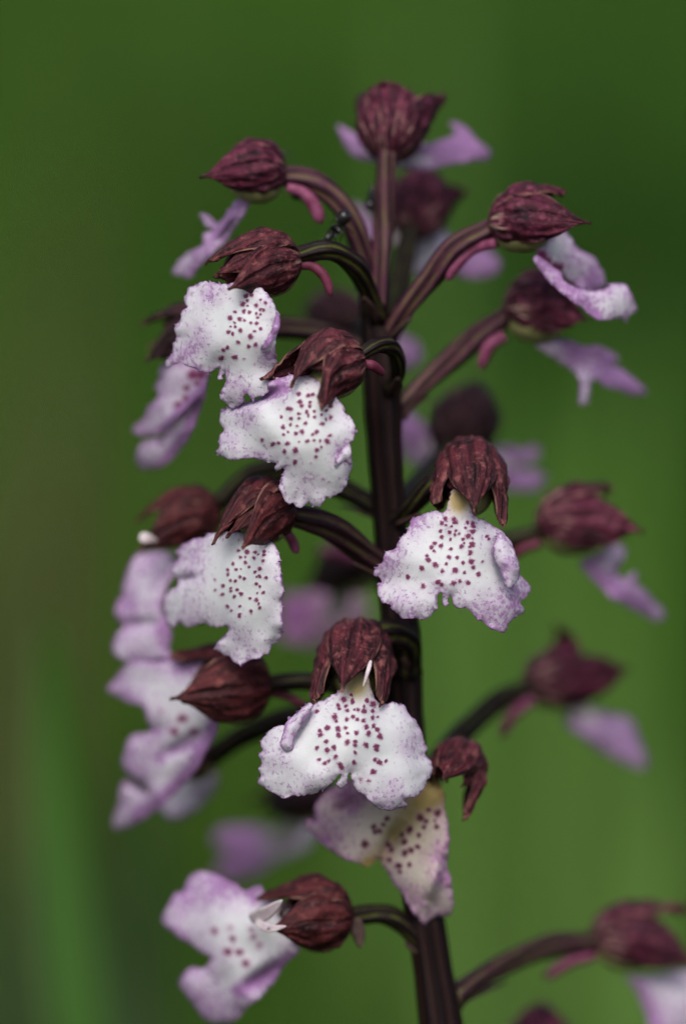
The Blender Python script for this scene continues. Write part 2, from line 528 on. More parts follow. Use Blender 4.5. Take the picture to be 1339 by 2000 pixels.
def lip_patch(o):
    """traced outline -> bent sheet; returns verts, faces, pigment front, pigment back, normals"""
    ox, oy, sc = o['frame']
    tr = lambda q: (ox + q[0] / sc, oy + q[1] / sc)
    pts = np.array([tr(q) for q in o['outline']])
    h = o.get('h', 2.4)
    cren = o.get('cren', 2.6)
    poly = catmull(pts, 10, closed=True)
    seg = np.linalg.norm(np.roll(poly, -1, 0) - poly, axis=1); al = np.cumsum(seg)
    tg = np.roll(poly, -1, 0) - np.roll(poly, 1, 0)
    tg /= np.maximum(np.linalg.norm(tg, axis=1, keepdims=True), 1e-6)
    nr = np.stack([tg[:, 1], -tg[:, 0]], 1)
    sd0 = o.get('seed', 1.0)
    amp = cren * (noise2(al / 5.5 + sd0 * 11, al * 0 + sd0) * 1.5 + noise2(al / 15.0 + sd0 * 5, al * 0 + 4 + sd0) * 1.5)
    poly = poly + nr * amp[:, None]
    mn = poly.min(0) - 2 * h; mx = poly.max(0) + 2 * h
    xs = np.arange(mn[0], mx[0], h); ys = np.arange(mn[1], mx[1], h)
    GX, GY = np.meshgrid(xs, ys)
    gx, gy = GX.ravel(), GY.ravel()
    a = poly; b = np.roll(poly, -1, 0); ab = b - a
    den = np.maximum((ab ** 2).sum(1), 1e-9)
    best = np.full(len(gx), 1e18); bx = np.zeros_like(gx); by = np.zeros_like(gy)
    for i in range(len(a)):
        t = np.clip(((gx - a[i, 0]) * ab[i, 0] + (gy - a[i, 1]) * ab[i, 1]) / den[i], 0, 1)
        qx = a[i, 0] + t * ab[i, 0]; qy = a[i, 1] + t * ab[i, 1]
        d = (gx - qx) ** 2 + (gy - qy) ** 2
        m = d < best
        best[m] = d[m]; bx[m] = qx[m]; by[m] = qy[m]
    ins = inside(poly, gx, gy)
    sd = np.sqrt(best) * np.where(ins, 1, -1)
    snap = np.abs(sd) < 0.62 * h
    gx = np.where(snap, bx, gx); gy = np.where(snap, by, gy)
    ok = ins | snap
    sd = np.where(snap, 0, sd)
    nxs = len(xs)
    F = []
    okg = ok.reshape(GX.shape)
    for j in range(len(ys) - 1):
        for i in range(nxs - 1):
            q = [(j, i), (j, i + 1), (j + 1, i + 1), (j + 1, i)]
            f = [jj * nxs + ii for jj, ii in q if okg[jj, ii]]
            if len(f) >= 3: F.append(f)
    used = np.unique(np.concatenate([np.array(f) for f in F]))
    remap = -np.ones(len(gx), int); remap[used] = np.arange(len(used))
    F = [[int(remap[i]) for i in f] for f in F]
    x, y, sd = gx[used], gy[used], np.maximum(sd[used], 0)
    cx, cy = o.get('c', (float(x.mean()), float(y.mean())))
    u = (x - cx) / 100; v = (y - cy) / 100
    z = o['d'] + o.get('gx', 0) * u + o.get('gy', 0) * v + o.get('qx', 1.3) * u * u + o.get('qy', 0.9) * v * v + o.get('qxy', 0) * u * v
    z = z + o.get('curl', 0.35) * np.exp(-sd / o.get('curl_w', 12.0))
    z = z + o.get('frill', 1.0) * (0.55 * noise2(x / 14 + sd0 * 3, y / 14 + sd0) * np.exp(-sd / 9) + 1.3 * noise2(x / 42 + sd0, y / 42) * np.exp(-sd / 45))
    z = z + o.get('wave', 0.9) * noise2(x / 60 + sd0 * 2, y / 60 + sd0)
    for (fx, fy, fr, fa) in o.get('folds', []):
        fx, fy = tr((fx, fy)); z = z + fa * np.exp(-((x - fx) ** 2 + (y - fy) ** 2) / (fr / sc) ** 2)
    for (ax_, ay_, bx_, by_, wd_, am_) in o.get('creases', []):
        (ax_, ay_), (bx_, by_) = tr((ax_, ay_)), tr((bx_, by_))
        ex, ey = bx_ - ax_, by_ - ay_
        t = np.clip(((x - ax_) * ex + (y - ay_) * ey) / (ex * ex + ey * ey), 0, 1)
        dd = np.hypot(x - ax_ - t * ex, y - ay_ - t * ey)
        z = z + am_ * np.exp(-(dd / (wd_ / sc)) ** 2) * np.sin(np.pi * np.clip(t, 0.06, 0.94))
    dist = D0 + z * 0.001
    k = MPP * dist / D0
    V = CAM + FWD * dist[:, None] + RGT * ((x - 669.5) * k)[:, None] + UPV * ((1000 - y) * k)[:, None]
    spot = np.zeros(len(x))
    r2 = np.random.default_rng(int(sd0 * 100) + 3)
    for q in o.get('spots', []):
        sx, sy = tr(q[:2]); r = (q[2] if len(q) > 2 else 14) / sc * 1.15
        an = r2.uniform(0, 3.14); el = r2.uniform(0.75, 1.0)
        dx, dy = x - sx, y - sy
        e = np.hypot((dx * math.cos(an) + dy * math.sin(an)), (-dx * math.sin(an) + dy * math.cos(an)) / el)
        e = e * (1 + 0.55 * noise2(x / 3.5, y / 3.5))
        spot = np.maximum(spot, np.clip(1.2 - 0.62 * e / r, 0, 1) * (q[3] if len(q) > 3 else 1.0))
    rim = 0.04 + o.get('flush', 0.10) + o.get('edge', 0.9) * np.exp(-sd / (1.05 * o.get('edge_w', 34.0))) + 0.9 * np.exp(-sd / 2.2)
    for (qx, qy, qr, qs) in o.get('lilac', []):
        qx, qy = tr((qx, qy)); rim = rim + 1.25 * qs * np.exp(-((x - qx) ** 2 + (y - qy) ** 2) / (qr / sc) ** 2)
    for (ax_, ay_, bx_, by_, wd_, am_) in o.get('bands', []):
        (ax_, ay_), (bx_, by_) = tr((ax_, ay_)), tr((bx_, by_))
        ex, ey = bx_ - ax_, by_ - ay_
        t = np.clip(((x - ax_) * ex + (y - ay_) * ey) / (ex * ex + ey * ey), 0, 1)
        dd = np.hypot(x - ax_ - t * ex, y - ay_ - t * ey)
        rim = rim + am_ * np.exp(-(dd / (wd_ / sc)) ** 2)
    rim = np.clip(rim, 0, 2.2)
    yel = np.zeros(len(x))
    for (qx, qy, qr, qs) in o.get('yellow', []):
        qx, qy = tr((qx, qy)); yel = yel + qs * np.exp(-((x - qx) ** 2 + (y - qy) ** 2) / (qr / sc) ** 2)
    A = np.stack([spot, rim, yel], 1)
    Ab = np.stack([spot * 0, np.maximum(rim, 1.1), yel], 1)
    N = vnormals(V, F)
    if np.mean(N @ FWD) > 0:
        F = [f[::-1] for f in F]; N = -N
    return V, F, A, Ab, -N * 0.00028

def lip(parent, patches, mat):
    Vs, Fs, As, Bs, Ns = [], [], [], [], []
    off = 0
    for o in patches:
        V, F, A, B, N = lip_patch(o)
        Vs.append(V); As.append(A); Bs.append(B); Ns.append(N)
        Fs += [[i + off for i in f] for f in F]
        off += len(V)
    return sheet_solid('lip', np.vstack(Vs), Fs, np.vstack(As), np.vstack(Ns), mat, parent, np.vstack(Bs))

def strip(name, pts, width, mat, parent, thick=0.0003, n=8, point=0.75, keel=0.25, wdir=None, attr=None):
    """tapered ribbon (petal, bract, blade): px points, width in metres"""
    path = dedupe(np.array(pts, float) if attr == 'world' else px_path(pts, n))
    T = np.array([unit(t) for t in np.gradient(path, axis=0)])
    m = len(path)
    V, st = [], []
    for i in range(m):
        s = i / (m - 1)
        w = width * 0.5 * (math.sin(math.pi * min(1, 0.12 + 0.88 * s ** point)) ** 0.7 if s < 1 else 0.02)
        side = unit(np.cross(T[i], -FWD)) if wdir is None else unit(np.cross(T[i], wdir))
        nrm = np.cross(side, T[i])
        for t in (-1, -0.5, 0, 0.5, 1):
            V.append(path[i] + side * w * t + nrm * w * keel * (t * t))
            st.append((0.5, s, abs(t)))
    V = np.array(V); F = grid_faces(m, 5)
    N = vnormals(V, F)
    return sheet_solid(name, V, F, np.array(st), -N * thick, mat, parent)

def spur(parent, pts, r0, r1, mat):
    path = dedupe(px_path(pts, 6))
    s = np.linspace(0, 1, len(path))
    rad = (r0 + (r1 - r0) * s) * MPP * np.sqrt(np.clip(1.02 - s ** 6, 0.03, 1))
    V, F, st = tube_data(path, rad, 14, 2, 0.06, 0.3)
    return mk('spur', V, F, mat, parent, {'st': st})

# ------------------------------------------------------------------ the orchid
stem_px = [(716, 470, 0), (722, 520, 0), (729, 590, 0), (738, 660, 0), (746, 760, 0), (752, 880, 0), (760, 1000, 0), (770, 1110, 0), (782, 1230, 0), (788, 1330, 0),
           (792, 1430, 0), (802, 1560, 0), (815, 1700, 0), (838, 1850, 0), (860, 2000, 0), (880, 2150, 0)]
stem_r = [10, 19, 25, 31, 35, 34, 31, 34, 37, 36, 35, 35, 35, 36, 42, 43]
sp_path = px_path(stem_px, 6)
sp_rad = np.interp(np.linspace(0, len(stem_r) - 1, len(sp_path)), np.arange(len(stem_r)), stem_r) * MPP
foot = sp_path[-1].copy(); low = []
for k in np.linspace(0.08, 1, 14):
    q = sp_path[-1] + (sp_path[-1] - sp_path[-6]) * 1.2 * k
    q[2] = sp_path[-1][2] * (1 - k) - 0.01 * k
    low.append(q)
sp_path = np.vstack([sp_path, low]); sp_rad = np.concatenate([sp_rad, np.full(14, sp_rad[-1]) * np.linspace(1, 1.35, 14)])
base_xy = sp_path[-1]
orchid = empty('orchid', (base_xy[0], base_xy[1], 0.0))
tag(orchid, 'tall orchid with dark stem, maroon hooded flowers and white lips freckled purple', 'orchid')
sp_rad = sp_rad * (1 + 0.10 * noise2(np.arange(len(sp_rad)) * 0.45, np.full(len(sp_rad), 2.5)))
V, F, st = tube_data(sp_path, sp_rad, 54, 9, 0.06, 0.6)
mk('stem', V, F, M['stem'], orchid, {'st': st})
for k in range(5):
    a = k * 1.257 + 0.4
    pts = [np.array([base_xy[0] + math.cos(a) * 0.004, base_xy[1] + math.sin(a) * 0.004, 0.005])]
    for q in np.linspace(0.1, 1, 12):
        pts.append(np.array([base_xy[0] + math.cos(a) * 0.13 * q, base_xy[1] + math.sin(a) * 0.13 * q, 0.005 + 0.11 * q * (1.15 - 0.75 * q * q)]))
    strip('leaf', pts, 0.042, M['orchid_leaf'], orchid, 0.0005, wdir=np.array([0, 0, 1.0]), attr='world')

def flower(stalk, r, hd, lips=(), spur_=None, smat='stalk', hmat='sepal_brown', lmat='lip', petals=(), bracts=(), seed=1.0, hood_kw=None, label=None, claw=False):
    path = dedupe(px_path(stalk, 7))
    s = np.linspace(0, 1, len(path))
    rad = r * MPP * (0.76 + 0.26 * np.sin(np.pi * s) + 0.16 * s + 0.55 * np.exp(-s / 0.07))
    rad = rad * (1 + 0.14 * noise2(s * 7 + seed * 3, s * 0 + seed))
    V, F, st = tube_data(path, rad, 30, 6, 0.15, 0.9, seed=seed)
    fl = mk('flower', V, F, M[smat], orchid, {'st': st})
    if label: fl['label'] = label
    k9 = min(9, len(path) - 1)
    strip('bract', catmull(np.array([path[0] - UPV * rad[0] * 0.6, path[k9 // 2] - UPV * rad[k9 // 2] * 1.25, path[k9] - UPV * (rad[k9] + 0.0006)]), 5),
          26 * MPP, M['bract'], fl, 0.0003, attr='world', wdir=UPV)
    if hd:
        throat = hood(fl, *hd, M[hmat], seed, **(hood_kw or {}))
    if lips:
        for i, o in enumerate(lips): o['seed'] = seed + 0.37 * i
        lip(fl, lips, M[lmat])
        if claw:        # the narrow white claw that carries each lobe of a lip seen from behind
            for o in lips:
                q = np.mean(np.array(o['outline'], float), axis=0)
                end = P(o['frame'][0] + q[0] / o['frame'][2], o['frame'][1] + q[1] / o['frame'][2], o['d'] + 0.4)
                mid = (throat + end) / 2 - UPV * 0.0008
                strip('lip_claw', catmull(np.array([throat, mid, end]), 6), 44 * MPP, M['petal'], fl, 0.0003, attr='world', keel=0.12)
    if spur_:
        spur(fl, spur_[0], spur_[1], spur_[2], M[spur_[3] if len(spur_) > 3 else 'spur_pink'])
    for (pts, w) in petals: strip('petal', pts, w * MPP, M['petal'], fl, 0.0002, keel=0.08)
    for (pts, w) in bracts: strip('bract', pts, w * MPP, M['bract'], fl, 0.0003)
    return fl

UP = (0, -1, 0)
A_ = (640, 130, 2.029); B_ = (1000, 400, 4.463); C_ = (680, 730, 2.092)

# topmost flower, facing away
flower([(735, 600, -1), (744, 510, -1), (748, 440, 0), (752, 370, 0), (757, 296, 0)], 17,
       ((757, 300, 0), (778, 172, 6), 138, (0, -0.2, -1), [(745, 163, 1), (708, 182, 7), (868, 180, 6)]),
       [dict(frame=A_, outline=[(35, 235), (80, 250), (140, 290), (190, 330), (220, 360), (200, 380), (130, 365), (80, 330)], d=8, gx=-4, h=4, flush=1.0, cren=1.5),
        dict(frame=A_, outline=[(200, 370), (270, 370), (390, 310), (480, 280), (510, 270), (490, 220), (540, 235), (590, 290), (640, 330), (630, 365), (540, 375), (450, 395), (380, 412), (290, 402), (210, 395)],
             d=8, gx=3, h=4, flush=0.15, lilac=[(560, 320, 120, 1.2), (430, 320, 60, 0.6)], cren=1.5)],
       smat='stalk_pink', hmat='sepal_magenta', seed=1.1, claw=True)
# flower behind it
flower([(752, 660, 2), (776, 570, 8), (790, 500, 11), (802, 445, 12)], 19,
       ((802, 452, 12), (832, 345, 18), 125, (0, -0.2, -1), [None, None, (910, 367, 17)]),
       [dict(frame=A_, outline=[(440, 800), (520, 760), (580, 720), (650, 740), (680, 790), (640, 830), (560, 835), (480, 820)], d=19, h=5, flush=1.1),
        dict(frame=A_, outline=[(100, 540), (190, 640), (210, 780), (170, 770), (130, 680)], d=19, h=5, flush=1.1),
        dict(frame=A_, outline=[(330, 680), (470, 655), (520, 760), (440, 800), (350, 830), (320, 740)], d=17, h=5, flush=0.1)],
       smat='stalk_dark', hmat='sepal_magenta', seed=2.3, claw=True)
# upper left
flower([(722, 560, 0), (707, 490, -1), (683, 425, -2), (645, 377, -2), (600, 351, -2), (550, 343, -2)], 20,
       ((556, 335, -2), (432, 335, -3), 128, (0.1, -1, 0.2), [(432, 318, -3), (388, 346, -6), None]),
       [dict(frame=(320, 130, 2.678), outline=[(385, 690), (455, 695), (390, 820), (315, 920), (255, 975), (190, 1040), (140, 1100), (90, 1092), (42, 1083), (75, 1020), (120, 975), (195, 935), (205, 875), (258, 858), (218, 835), (185, 768), (232, 778), (270, 822), (310, 790), (350, 740)],
             d=0, gx=-5, h=2.6, flush=0.25, bands=[(400, 720, 250, 900, 26, 0.9), (230, 950, 120, 1080, 30, 0.6)], cren=2.0, creases=[(410, 710, 240, 930, 16, -0.8)])],
       ([(560, 366, -3), (592, 376, -3), (615, 405, -3), (627, 436, -3)], 9, 15), smat='stalk_pink', hmat='sepal_magenta', seed=3.7)
# left, in focus: big lip with two lower lobes
f4 = (310, 540, 5.15)
flower([(737, 620, -1), (716, 562, -4), (690, 515, -7), (640, 488, -9), (574, 500, -9)], 17,
       ((580, 508, -9), (452, 528, -12), 128, (-0.15, -1, -0.15), [(398, 517, -12), (444, 566, -17), (415, 541, -12)]),
       [dict(frame=f4, outline=[(290, 110), (360, 85), (440, 60), (560, 60), (690, 70), (800, 60), (920, 60), (1030, 120), (1150, 235), (1195, 350), (1215, 440), (1190, 570), (1180, 700), (1170, 900), (1120, 1000), (1110, 1140), (1050, 1190), (985, 1210), (950, 1265), (905, 1215), (870, 1185), (850, 1270), (790, 1300), (740, 1335), (690, 1290), (640, 1250), (618, 1200), (645, 1130), (675, 1070), (672, 955), (650, 960), (628, 1040), (595, 1030), (618, 905), (560, 940), (480, 975), (400, 955), (310, 910), (200, 870), (90, 920), (85, 850), (140, 770), (140, 680), (180, 610), (165, 520), (215, 420), (220, 360), (280, 310), (250, 220), (280, 150)],
             spots=[(880, 195, 20), (930, 185, 18), (842, 275, 22), (890, 240, 15), (890, 293, 11), (1022, 232, 12), (1070, 262, 15), (980, 287, 17), (1022, 333, 14), (1055, 333, 16), (855, 347, 17), (910, 360, 16), (768, 358, 15), (718, 417, 21), (815, 425, 18), (862, 440, 12), (980, 370, 13), (1020, 378, 10), (993, 412, 13), (925, 463, 11), (983, 470, 17), (760, 463, 12), (768, 503, 13), (725, 503, 10), (820, 540, 18), (963, 548, 14), (1023, 525, 15), (700, 557, 18), (740, 573, 15), (920, 605, 22), (800, 662, 17), (690, 712, 18), (650, 738, 19), (903, 703, 18), (973, 686, 19), (628, 823, 21), (760, 810, 23), (855, 827, 14, 0.6), (710, 222, 11, 0.5), (965, 880, 11, 0.5), (825, 1003, 13, 0.5), (745, 1110, 14, 0.5)],
             d=-14, gx=-2.4, gy=0.6, c=(455, 660), edge=0.55, flush=0.02, lilac=[(520, 190, 130, 0.55), (420, 600, 150, 0.5), (380, 700, 90, 0.4), (300, 760, 80, 0.5), (170, 830, 90, 0.6), (760, 1120, 160, 0.45), (1100, 820, 120, 0.6), (400, 950, 90, 0.5)], h=2.0, folds=[(900, 500, 300, -0.8)]),
        dict(frame=f4, outline=[(1185, 360), (1217, 440), (1205, 540), (1150, 615), (1110, 690), (1060, 728), (1025, 725), (1070, 650), (1095, 600), (1135, 540), (1150, 460)],
             d=-16.6, gx=-2, flush=0.75, h=2.0, cren=1.0, curl=0.3)],
       ([(582, 518, -9), (610, 519, -9), (635, 543, -9), (646, 578, -9)], 9, 10, 'spur_dark'), smat='stalk_dark', seed=4.9, hood_kw=dict(ptip=(414, 540, -13)))
# centre, in focus
f5 = (410, 730, 4.463)
flower([(762, 760, -2), (778, 722, -5), (768, 682, -8), (738, 674, -11), (695, 697, -12)], 13,
       ((705, 700, -12), (575, 732, -15), 132, (-0.35, -1, -0.3), [(566, 758, -17), (626, 802, -19), (506, 741, -15)]),
       [dict(frame=f5, outline=[(90, 400), (100, 330), (140, 295), (250, 270), (400, 230), (500, 160), (520, 60), (640, 20), (850, 20), (950, 60), (1060, 160), (1150, 270), (1180, 340), (1240, 400), (1265, 500), (1250, 580), (1210, 615), (1225, 700), (1245, 810), (1210, 880), (1195, 950), (1150, 1020), (1080, 1060), (1050, 1090), (1005, 1075), (980, 1140), (940, 1165), (890, 1150), (860, 1118), (830, 1140), (800, 1165), (750, 1165), (720, 1135), (680, 1140), (640, 1090), (620, 1040), (600, 980), (615, 920), (640, 860), (662, 806), (648, 800), (600, 842), (560, 822), (580, 780), (510, 775), (440, 745), (350, 740), (240, 745), (180, 752), (100, 720), (35, 685), (80, 650), (70, 590), (90, 530), (122, 490), (95, 440)],
             spots=[(775, 175, 17), (855, 190, 18), (893, 180, 15), (868, 248, 13), (868, 285, 12), (783, 245, 17), (797, 278, 17), (675, 303, 17), (698, 305, 17), (843, 332, 15), (772, 348, 14), (855, 365, 13), (910, 328, 11), (910, 378, 12), (620, 375, 13), (705, 390, 15), (775, 388, 12), (970, 357, 11), (1012, 318, 13), (1050, 280, 18), (1050, 380, 17), (1010, 397, 12), (980, 435, 18), (635, 465, 16), (700, 440, 14), (758, 455, 13), (830, 432, 14), (680, 508, 10), (640, 530, 12), (750, 522, 14), (803, 507, 17), (928, 507, 16), (897, 527, 12), (1042, 538, 15), (1023, 587, 20), (960, 582, 10), (907, 578, 13), (848, 587, 15), (970, 638, 12), (928, 665, 17), (922, 723, 14), (452, 574, 18, 0.8), (545, 612, 17), (598, 603, 13), (673, 608, 17), (648, 675, 19), (743, 667, 21), (740, 768, 19), (775, 592, 8), (215, 648, 13, 0.5), (878, 776, 12, 0.45), (815, 915, 13, 0.5), (880, 920, 13, 0.5), (1035, 940, 15, 0.5), (985, 915, 13, 0.5), (752, 1025, 12, 0.5)],
             d=-16, gx=-1.4, gy=0.5, c=(590, 860), edge=0.6, flush=0.02, lilac=[(600, 120, 110, 0.9), (330, 400, 110, 0.6), (430, 700, 60, 0.5), (180, 600, 90, 0.35), (1160, 700, 90, 0.7), (840, 930, 130, 0.35)], h=2.0,
             bands=[(200, 270, 640, 130, 45, 1.0)], creases=[(180, 300, 640, 130, 45, 2.2)], folds=[(860, 480, 330, -0.9)]),
        dict(frame=f5, outline=[(1210, 600), (1228, 690), (1232, 790), (1170, 760), (1085, 808), (1105, 740), (1140, 680)],
             d=-16.8, flush=0.12, edge=0.45, h=2.0, cren=1.0, curl=0.3)],
       ([(708, 712, -12), (728, 714, -12), (750, 732, -10)], 9, 10, 'spur_dark'), smat='stalk_dark', seed=5.3)
# behind the left one
f6 = (240, 560, 5.265)
flower([(742, 700, 2), (680, 665, 3), (600, 645, 3), (520, 640, 3), (420, 650, 3)], 17,
       ((424, 650, 3), (310, 648, 4), 112, (0, -1, 0), [(272, 633, 4), (282, 708, 0), (288, 680, 7)]),
       [dict(frame=f6, outline=[(370, 880), (440, 790), (700, 760), (850, 800), (860, 1000), (830, 1150), (770, 1330), (700, 1500), (600, 1660), (480, 1800), (380, 1860), (210, 1890), (160, 1850), (140, 1720), (200, 1600), (330, 1560), (430, 1535), (430, 1508), (300, 1530), (110, 1490), (200, 1370), (280, 1230), (370, 1120), (320, 1040), (350, 970), (390, 940)],
             spots=[(720, 900, 45), (800, 905, 45), (650, 1040, 30), (640, 1140, 28), (560, 1210, 34), (760, 990, 26)], d=2, gx=-6, gy=1, h=3, flush=0.42,
             bands=[(840, 1020, 380, 1490, 42, 1.6), (840, 1100, 620, 1560, 45, 1.5), (620, 1560, 400, 1860, 50, 1.4)], creases=[(830, 1040, 390, 1490, 60, -1.5)])],
       hmat='sepal_shaded', seed=6.1)
# upper right
flower([(752, 660, 0), (790, 603, -2), (838, 545, -3), (888, 483, -4), (960, 445, -4)], 19,
       ((955, 432, -4), (1098, 428, -5), 128, (-0.15, -1, 0.15), [(1108, 374, -5), None, (1154, 436, -9)]),
       [dict(frame=B_, outline=[(230, 380), (430, 200), (500, 270), (580, 380), (700, 450), (780, 560), (812, 680), (780, 725), (640, 745), (560, 700), (470, 640), (350, 560), (230, 470)], d=-3, gx=4, h=2.6, flush=0.25, edge_w=14, lilac=[(500, 460, 90, 0.6), (680, 600, 120, 0.7), (700, 700, 80, 0.8)], spots=[(260, 440, 40), (300, 490, 40), (370, 540, 40), (420, 545, 25)], cren=1.8),
        dict(frame=B_, outline=[(180, 470), (240, 450), (400, 570), (480, 680), (600, 735), (700, 745), (800, 735), (860, 690), (990, 700), (1050, 800), (1085, 920), (1030, 960), (1000, 1025), (940, 990), (820, 1010), (700, 970), (560, 870), (430, 770), (300, 640), (220, 540)], d=-6, gx=2, h=2.6, flush=0.22, bands=[(230, 500, 720, 940, 60, 0.7)], cren=2.0)],
       ([(968, 474, -5), (922, 488, -4), (888, 522, -4), (872, 548, -4)], 10, 11), smat='stalk_pink', hmat='sepal_magenta', seed=7.9)
# below it
flower([(772, 805, 1), (818, 757, 2), (878, 702, 3), (930, 657, 4), (988, 618, 4)], 19,
       ((985, 600, 4), (1120, 608, 6), 140, (0.1, -1, 0.35), [(1135, 575, 6), None, (1150, 628, 1)]),
       [dict(frame=B_, outline=[(200, 1220), (420, 1180), (520, 1190), (640, 1240), (740, 1230), (860, 1280), (930, 1350), (870, 1400), (960, 1440), (1100, 1550), (1170, 1630), (1130, 1670), (1000, 1650), (850, 1590), (740, 1520), (690, 1540), (670, 1640), (650, 1735), (580, 1735), (600, 1600), (560, 1480), (460, 1400), (330, 1320)],
             d=6, gx=3, h=3.2, flush=0.1, lilac=[(560, 1260, 120, 1.3), (850, 1350, 200, 1.0), (1000, 1560, 180, 1.0)], cren=1.6)],
       ([(985, 655, 3), (955, 676, 3), (936, 722, 3)], 12, 14), smat='stalk_pink', hmat='sepal_magenta', seed=8.2)
# far behind, left of the stem
flower([(745, 710, 3), (730, 660, 10), (700, 630, 17)], 18,
       ((706, 632, 17), (612, 600, 26), 100, (0, -1, 0), [None, None, None]),
       [dict(frame=(660, 620, 6.695), outline=[(700, 80), (900, 250), (1050, 330), (1100, 500), (980, 650), (830, 700), (740, 400)], d=24, h=5, flush=1.1)],
       smat='stalk_dark', hmat='sepal_shaded', seed=9.4, claw=True)
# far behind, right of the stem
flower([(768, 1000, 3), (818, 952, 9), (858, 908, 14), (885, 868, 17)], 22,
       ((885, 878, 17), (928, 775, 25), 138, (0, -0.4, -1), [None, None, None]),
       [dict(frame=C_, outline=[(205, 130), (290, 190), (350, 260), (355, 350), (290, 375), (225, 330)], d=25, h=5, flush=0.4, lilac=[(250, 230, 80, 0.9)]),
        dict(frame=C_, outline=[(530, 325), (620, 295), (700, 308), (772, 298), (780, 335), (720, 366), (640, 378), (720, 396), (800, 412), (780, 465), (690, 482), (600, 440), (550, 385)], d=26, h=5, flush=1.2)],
       smat='stalk_dark', hmat='sepal_shaded', seed=10.8, claw=True)
# right of the stem, in focus, facing the lens
f11 = (720, 960, 4.058)
flower([(775, 1015, -1), (808, 985, -4), (850, 940, -6), (905, 902, -5)], 15,
       ((917, 890, -3), (919, 984, -13), 140, (0, -1, -0.8), [(927, 1006, -17), (983, 1031, -12), (845, 987, -12)]),
       [dict(frame=f11, outline=[(640, 60), (620, 130), (590, 155), (500, 165), (420, 180), (340, 240), (300, 290), (300, 330), (240, 380), (200, 450), (130, 490), (115, 560), (70, 590), (30, 660), (100, 700), (60, 770), (90, 870), (160, 890), (180, 940), (280, 1000), (420, 1015), (500, 980), (535, 930), (538, 880), (562, 815), (582, 818), (585, 890), (608, 912), (630, 890), (636, 830), (652, 832), (690, 920), (800, 945), (900, 1040), (1020, 1115), (1085, 1100), (1120, 1040), (1220, 960), (1230, 920), (1210, 880), (1285, 780), (1230, 690), (1190, 650), (1180, 540), (1130, 420), (1050, 310), (930, 230), (850, 200), (815, 150), (800, 60), (760, -20), (700, -40), (660, -10)],
             spots=[(607, 215, 17), (577, 250, 15), (610, 265, 10), (672, 218, 16), (685, 243, 16), (655, 275, 8), (780, 248, 14), (822, 252, 17), (828, 276, 16), (765, 290, 12), (820, 318, 18), (567, 312, 14), (637, 325, 13), (690, 310, 11), (680, 340, 12), (715, 335, 10), (575, 362, 14), (645, 380, 11), (787, 353, 18), (745, 377, 11), (818, 370, 10), (935, 355, 13), (950, 378, 11), (523, 410, 15), (572, 432, 17), (735, 435, 16), (818, 420, 18), (755, 408, 9), (495, 445, 14), (515, 470, 13), (650, 455, 12), (800, 440, 10), (803, 487, 17), (460, 510, 14), (470, 543, 18), (632, 520, 14), (698, 525, 12), (527, 580, 18), (613, 575, 12), (745, 565, 12), (812, 556, 19), (900, 555, 13, 0.7), (827, 603, 14), (420, 610, 16), (583, 633, 15), (682, 622, 19), (757, 642, 11), (868, 657, 17), (307, 678, 17), (430, 750, 18), (545, 720, 19), (577, 740, 15), (672, 725, 18), (720, 712, 12), (787, 722, 16), (900, 985, 12, 0.6)],
             yellow=[(715, 60, 95, 1.1), (715, 140, 70, 0.3)], d=-14, gx=0.3, gy=-0.8, c=(885, 1090), qx=1.5, qy=0.6, edge=0.75, edge_w=30, flush=0.05, h=2.0,
             lilac=[(180, 560, 110, 0.5), (300, 870, 130, 0.4), (1000, 950, 180, 0.55), (1150, 800, 120, 0.5), (380, 250, 80, 0.5), (1000, 480, 90, 0.4)], folds=[(380, 520, 150, -0.5)], creases=[(1000, 420, 1090, 760, 40, 1.0)]),
        dict(frame=f11, outline=[(1040, 320), (1130, 430), (1183, 560), (1192, 680), (1150, 750), (1110, 772), (1075, 730), (1050, 650), (1005, 560), (985, 470), (1000, 390)],
             d=-14.6, gx=1, gy=-1, flush=0.28, edge=0.5, lilac=[(1110, 580, 60, 0.6)], h=2.0, cren=1.0, curl=0.8)],
       smat='stalk_dark', seed=11.2, hood_kw=dict(lat=14, half=62, dh=50, wp=9))
# right side, blurred
flower([(785, 1165, 1), (870, 1112, 5), (960, 1068, 8), (1054, 1042, 9)], 19,
       ((1050, 1020, 9), (1200, 1020, 12), 138, (0.05, -1, 0.25), [(1198, 952, 11), None, (1258, 1040, 6)]),
       [dict(frame=(980, 920, 3.938), outline=[(600, 700), (760, 620), (880, 560), (950, 600), (930, 690), (870, 770), (950, 825), (1000, 770), (1040, 800), (1020, 870), (1080, 900), (1150, 990), (1240, 1080), (1220, 1150), (1150, 1140), (1000, 1060), (850, 980), (740, 880), (660, 790)],
             d=12, gx=3, h=3.4, flush=0.3, bands=[(660, 760, 1080, 1060, 70, 1.3)], cren=1.5)],
       ([(1055, 1062, 8), (1022, 1072, 8), (998, 1092, 8)], 10, 11, 'spur_dark'), smat='stalk_dark', hmat='sepal_magenta', seed=12.6)
